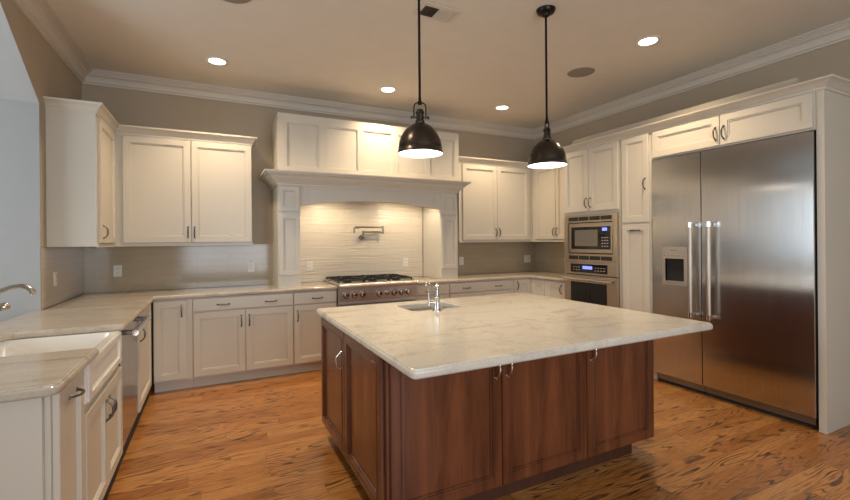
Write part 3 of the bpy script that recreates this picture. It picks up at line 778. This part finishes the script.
for (x0, x1) in LX:
    lg = hpart('leg', lambda b: (b.box(x0, x1, HY, D-.009, CT+.001, 2.0115)))
    w_ = x1-x0
    d1 = door_mesh(w_-.012, 1.702-1.048, .018, .045).build('lower_panel', M['cab'], lg, (x0+.006, HY-.0008, Z(1.048)))
    d2 = door_mesh(w_-.012, 2.002-1.732, .018, .045).build('upper_panel', M['cab'], lg, (x0+.006, HY-.0008, Z(1.732)))
# arched apron
AX0, AX1 = LX[0][1]+.001, LX[1][0]-.001
def arch(x):
    t = (x-(AX0+AX1)/2)/((AX1-AX0)/2); return 1.868 - .072*t*t
def apron(b):
    NS = 36
    xs = [AX0+(AX1-AX0)*k/NS for k in range(NS+1)]
    b.prism([(x, arch(x)) for x in xs] + [(AX1, 2.0115), (AX0, 2.0115)], 'y', HY+.014, HY+.05)
def apron_frame(b):
    NS = 36; mid = (AX0+AX1)/2
    xs = [AX0+(AX1-AX0)*k/NS for k in range(NS+1)]
    y0, y1 = HY+.003, HY+.014
    b.prism([(x, arch(x)) for x in xs] + [(x, arch(x)+.052) for x in reversed(xs)], 'y', y0, y1)
    b.prism([(AX0, 1.985), (AX1, 1.985), (AX1, 2.0115), (AX0, 2.0115)], 'y', y0, y1)
    for a, c in ((AX0, AX0+.075), (mid-.028, mid+.028), (AX1-.075, AX1)):
        b.prism([(a, arch(a)+.05), (c, arch(c)+.05), (c, 1.986), (a, 1.986)], 'y', y0, y1)
ap = hpart('apron', apron); hpart('apron_frame', apron_frame, parent=ap)
hpart('liner', lambda b: b.box(AX0, AX1, HY+.052, D-.009, 1.992, 2.0112), 'steel_x')
def hl(x):
    o = hpart('lamp_lens', lambda b: b.cyl((x, 4.86, 1.9905), (x, 4.86, 1.984), .035, n=20), 'lens')
    return o
for x in (1.25, 2.2): hl(x)

# ------------------------------------------------------------------ rangetop
rg = thing('gas_rangetop', 'stainless steel gas rangetop with black grates under the hood', 'rangetop', (1.226, 4.58, .705))
def rp_(name, fill, mat, parent=rg, **kw):
    b = MB(); fill(b); bmesh.ops.translate(b.bm, verts=b.bm.verts, vec=(-1.226, -4.58, -.705))
    return b.build(name, M[mat], parent, **kw)
RX0, RX1 = 1.2265, 2.1635
rp_('body', lambda b: b.box(RX0, RX1, 4.60, 5.25, .706, .928), 'steel_x')
cpn = rp_('control_panel', lambda b: b.prism([(4.58, .748), (4.598, .748), (4.598, .886), (4.566, .886)], 'x', RX0, RX1), 'steel_x')
rp_('bullnose', lambda b: b.prism([(4.598, .887), (4.556, .889), (4.545, .899), (4.541, .912), (4.545, .926), (4.556, .936), (4.60, .938), (4.66, .936), (4.66, .929), (4.598, .929)], 'x', RX0, RX1), 'steel_x', smooth=40)
rp_('drip_tray', lambda b: b.box(RX0+.02, RX1-.02, 4.586, 4.598, .715, .744), 'steel_x')
kx = [1.305, 1.395, 1.485, 1.672, 1.772, 1.862, 1.955, 2.045]
kx = [1.306, 1.402, 1.498, 1.690, 1.785, 1.873, 1.965, 2.055]
for i, x in enumerate(kx):
    r_ = .030 if i != 4 else .020
    k = rp_('knob', lambda b: (b.tube([(x, 4.572, .81), (x, 4.556, .812), (x, 4.532, .814), (x, 4.528, .814)], [r_, r_*.92, r_*.82, r_*.7], 20)), 'chrome', smooth=40)
    rp_('knob_bezel', lambda b: b.cyl((x, 4.5745, .81), (x, 4.57, .81), r_*1.2, n=20), 'black', k)
rp_('indicator', lambda b: b.cyl((1.592, 4.575, .815), (1.592, 4.569, .815), .006, n=10), 'dark')
gw = (RX1-RX0-.03)/3
for g in range(3):
    x0 = RX0+.015+g*gw; x1 = x0+gw-.004; ya, yb = 4.672, 5.232
    def gr(b):
        zt0, zt1 = .957, .972
        for (a, c, e, f) in ((x0, x1, ya, ya+.014), (x0, x1, yb-.014, yb), (x0, x0+.014, ya, yb), (x1-.014, x1, ya, yb), (x0, x1, (ya+yb)/2-.007, (ya+yb)/2+.007)):
            b.box(a, c, e, f, zt0, zt1, .002)
        xm = (x0+x1)/2
        for cyb in (ya+.14, yb-.14):
            b.box(xm-.006, xm+.006, cyb-.13, cyb-.045, zt0, zt1+.006); b.box(xm-.006, xm+.006, cyb+.045, cyb+.13, zt0, zt1+.006)
            b.box(x0+.01, xm-.045, cyb-.006, cyb+.006, zt0, zt1+.006); b.box(xm+.045, x1-.01, cyb-.006, cyb+.006, zt0, zt1+.006)
        for (a, e) in ((x0, ya), (x1-.014, ya), (x0, yb-.014), (x1-.014, yb-.014)): b.box(a, a+.014, e, e+.014, .938, zt0)
    rp_('grate', gr, 'iron')
    for cyb in (ya+.14, yb-.14):
        xm = (x0+x1)/2
        rp_('burner', lambda b: b.lathe([(.055, .9285), (.055, .938), (.04, .942), (.04, .952), (.034, .956), (.001, .956)], 20, xm, cyb), 'black', smooth=30)
rp_('side_rail', lambda b: b.box(RX0, RX0+.012, 4.66, 5.25, .928, .948), 'chrome'); rp_('side_rail', lambda b: b.box(RX1-.012, RX1, 4.66, 5.25, .928, .948), 'chrome')

# pot filler
po = thing('pot_filler', 'wall-mounted swing-arm pot filler on the rippled tile above the rangetop', 'pot filler', (1.715, D-.009, 1.45))
b = MB(); b.tube([(0, 0, 0), (0, -.012, 0)], [.034, .030], 20); b.build('wall_flange', M['aged'], po, smooth=40)
b = MB(); b.tube([(0, -.012, 0), (0, -.05, 0), (0, -.06, .01), (0, -.062, .085)], [.013, .012, .012, .012], 12); b.sphere((0, -.062, .012), .02); b.build('valve_body', M['aged'], po, smooth=50)
b = MB(); b.tube([(0, -.062, .07), (.262, -.075, .07)], .0105, 12); b.cyl((.262, -.075, .045), (.262, -.075, .15), .014, n=14); b.build('lower_arm', M['aged'], po, smooth=40)
b = MB(); b.tube([(.262, -.075, .13), (-.11, -.098, .13), (-.125, -.099, .122), (-.13, -.10, .10), (-.13, -.10, .055)], [.0105, .0105, .0105, .011, .012], 12); b.build('upper_arm', M['aged'], po, smooth=40)
b = MB(); b.tube([(-.10, -.097, .12), (-.06, -.13, .125)], [.006, .008], 10); b.tube([(0, -.06, .01), (-.05, -.09, .0), (-.07, -.10, .002)], [.006, .005, .007], 10); b.build('lever', M['aged'], po, smooth=40)

# ------------------------------------------------------------------ ceiling fittings
def downlight(x, y, label):
    r = thing('recessed_downlight', label, 'ceiling light', (x, y, ZC), 0, 'recessed downlights in the kitchen ceiling')
    b = MB(); b.lathe([(.070, -.0008), (.104, -.0008), (.104, -.005), (.098, -.008), (.078, -.008), (.070, -.003)], 36); b.build('trim_ring', M['white'], r, smooth=40)
    b = MB(); b.cyl((0, 0, -.003), (0, 0, -.0045), .0775, n=32); b.build('lens', M['lens'], r)
    return r
def spot(name, x, y, z, energy, size, blend=.6, col=(1, .77, .52), rad=.06):
    d = bpy.data.lights.new(name, 'SPOT'); d.energy = energy; d.spot_size = math.radians(size); d.spot_blend = blend; d.color = col; d.shadow_soft_size = rad
    o = bpy.data.objects.new(name, d); COL.objects.link(o); o.location = (x, y, z); return o
DLE = 92
for x, y, lab in ((.05, 4.455, 'recessed ceiling light above the left upper cabinets'), (1.78, 4.48, 'recessed ceiling light above the middle of the range hood'),
                  (3.35, 4.474, 'recessed ceiling light above the back right corner cabinets'), (3.374, 2.435, 'recessed ceiling light nearest the refrigerator')):
    downlight(x, y, lab); spot('downlight_lamp', x, y, ZC-.03, DLE, 128, .9)
# unseen ceiling can, added to help light the sink aisle
for x, y, lab in ((.05, 2.435, 'added unseen recessed ceiling light over the aisle by the apron sink'),):
    downlight(x, y, lab); spot('downlight_lamp', x, y, ZC-.03, DLE*.8, 128, .9)
for x in (1.25, 2.2): spot('hood_lamp', x, 4.86, 1.975, 20, 165, .5, (1, .81, .56), .03)

def speaker(x, y, label):
    r = thing('ceiling_speaker', label, 'speaker', (x, y, ZC), 0, 'round ceiling speakers')
    b = MB(); b.lathe([(.132, -.0008), (.140, -.0008), (.140, -.004), (.132, -.006)], 36); b.build('rim', M['trim'], r, smooth=40)
    b = MB(); b.lathe([(.1315, -.001), (.1315, -.0052), (.06, -.006), (.001, -.0062)], 36, cap0=True); b.build('mesh_cover', M['speaker'], r, smooth=40)
speaker(3.374, 3.183, 'round grey ceiling speaker between the two right-hand ceiling lights')
speaker(.13, 3.185, 'round ceiling speaker cut off by the top edge of the photo')
v = thing('ceiling_vent', 'rectangular two-section air vent in the ceiling beside the pendant rod', 'vent', (1.51, 2.805, ZC))
b = MB()
for (a, c, e, f) in ((-.16, -.125, -.095, .09), (.13, .16, -.095, .09), (-.125, .13, -.095, -.056), (-.125, .13, .08, .09), (-.004, .009, -.056, .08)): b.box(a, c, e, f, -.010, -.0008)
b.build('frame', M['trim'], v, bevel=.003)
b = MB(); b.box(-.125, -.004, -.056, .08, -.003, -.001); b.build('dark_grid_backing', M['dark'], v)
b = MB(); b.box(.009, .13, -.056, .08, -.003, -.001); b.build('pale_grid_backing', M['speaker'], v)
b = MB()
for k in range(10): b.box(-.121+k*.0122, -.1185+k*.0122, -.056, .08, -.008, -.004)
for k in range(8): b.box(-.125, -.004, -.049+k*.016, -.047+k*.016, -.008, -.004)
b.build('damper_grid', M['pewter'], v)
b = MB()
for k in range(10): b.box(.012+k*.0118, .019+k*.0118, -.056, .08, -.009, -.004)
b.build('slat', M['ceil'], v)

# pendants
def pendant(x, y, label, zr, yoke_rot):
    r = thing('pendant_lamp', label, 'pendant lamp', (x, y, zr), 0, 'bronze dome pendants over the island')
    Rr = .139
    prof = [(Rr+.004, 0), (Rr+.006, .006), (Rr+.004, .014), (Rr, .018)]
    for k in range(1, 13):
        a = k/12*PI/2*.93
        prof.append((Rr*math.cos(a), .018+.180*math.sin(a)))
    prof += [(.022, .203), (.001, .205)]
    inner = [(rr-.003 if rr > .004 else rr, h-.003) for rr, h in prof[3:]]
    b = MB(); b.lathe(prof + [], 40); sh = b.build('shade', M['bronze'], r, smooth=50)
    b = MB(); b.lathe([(Rr+.003, 0.0005)] + inner, 40); b.build('shade_lining', M['shade_in'], sh, smooth=50)
    b = MB(); b.lathe([(.001, .002), (Rr-.02, .001), (Rr+.001, .006)], 40); b.build('diffuser', M['bulb'], r, smooth=50)
    b = MB(); b.lathe([(.030, .197), (.030, .209), (.024, .213), (.024, .255), (.028, .258), (.028, .266), (.018, .282), (.001, .286)], 24); b.cyl((-.050, 0, .232), (.050, 0, .232), .006, n=10)
    for s in (-1, 1): b.sphere((s*.052, 0, .232), .009)
    so = b.build('socket', M['bronze'], r, smooth=40, rot=yoke_rot)
    b = MB(); b.tube([(-.038, 0, .232), (-.038, 0, .295), (-.033, 0, .315), (-.02, 0, .324), (0, 0, .326), (.02, 0, .324), (.033, 0, .315), (.038, 0, .295), (.038, 0, .232)], .0045, 10); b.build('yoke', M['rod'], r, smooth=50, rot=yoke_rot)
    b = MB(); b.lathe([(.001, .310), (.014, .314), (.014, .334), (.0095, .336), (.0095, .36), (.0082, .362), (.0082, ZC-zr-.03)], 16); b.build('rod', M['rod'], r, smooth=40)
    b = MB(); b.lathe([(.0085, ZC-zr-.055), (.022, ZC-zr-.052), (.03, ZC-zr-.036), (.06, ZC-zr-.026), (.068, ZC-zr-.012), (.07, ZC-zr-.001)], 28, cap1=True); b.build('ceiling_canopy', M['rod'], r, smooth=40)
    spot('pendant_bulb', x, y, zr-.012, 18, 150, .6, (1, .84, .62), .10)
pendant(1.18, 2.43, 'dark bronze dome pendant lamp hanging in front of the range hood', 1.952, math.radians(-20))
pendant(2.225, 2.43, 'dark bronze dome pendant lamp hanging by the right corner cabinets', 1.952, math.radians(68))

# ------------------------------------------------------------------ wall outlets
def outlet(label, loc, rot=0, wide=1):
    r = thing('wall_outlet', label, 'outlet', loc, rot, 'white wall outlets')
    w2 = .036 if wide == 1 else .062
    b = MB(); b.box(-w2, w2, -.006, -.0003, -.058, .058, .002); p = b.build('cover_plate', M['white'], r)
    for cx in ([0] if wide == 1 else [-.025, .025]):
        for z in (-.021, .021):
            b = MB(); b.box(cx-.016, cx+.016, -.0085, -.0061, z-.015, z+.015, .002); s = b.build('socket', M['white'], p)
            b = MB()
            for q in (-.006, .006): b.box(cx+q-.0012, cx+q+.0012, -.0092, -.0086, z-.004, z+.007)
            b.build('slot', M['dark'], s)
ty = D-.0085
outlet('white outlet on the backsplash in the left corner, right of the opening', (-.864, ty, 1.124))
outlet('white outlet on the grey tile just left of the hood leg', (.392, ty, 1.122))
outlet('white outlet on the cream rippled tile left of the pot filler', (1.052, ty, 1.11))
outlet('white outlet on the cream rippled tile right of the pot filler', (2.32, ty, 1.118))
outlet('white outlet on the tile just right of the hood leg', (3.2, ty, 1.108))
outlet('white wide double outlet on the tile in the back right corner', (4.40, ty, 1.108), 0, 2)
outlet('white outlet seen edge-on on the left wall tile', (XL+.0085, 4.40, 1.124), RL)
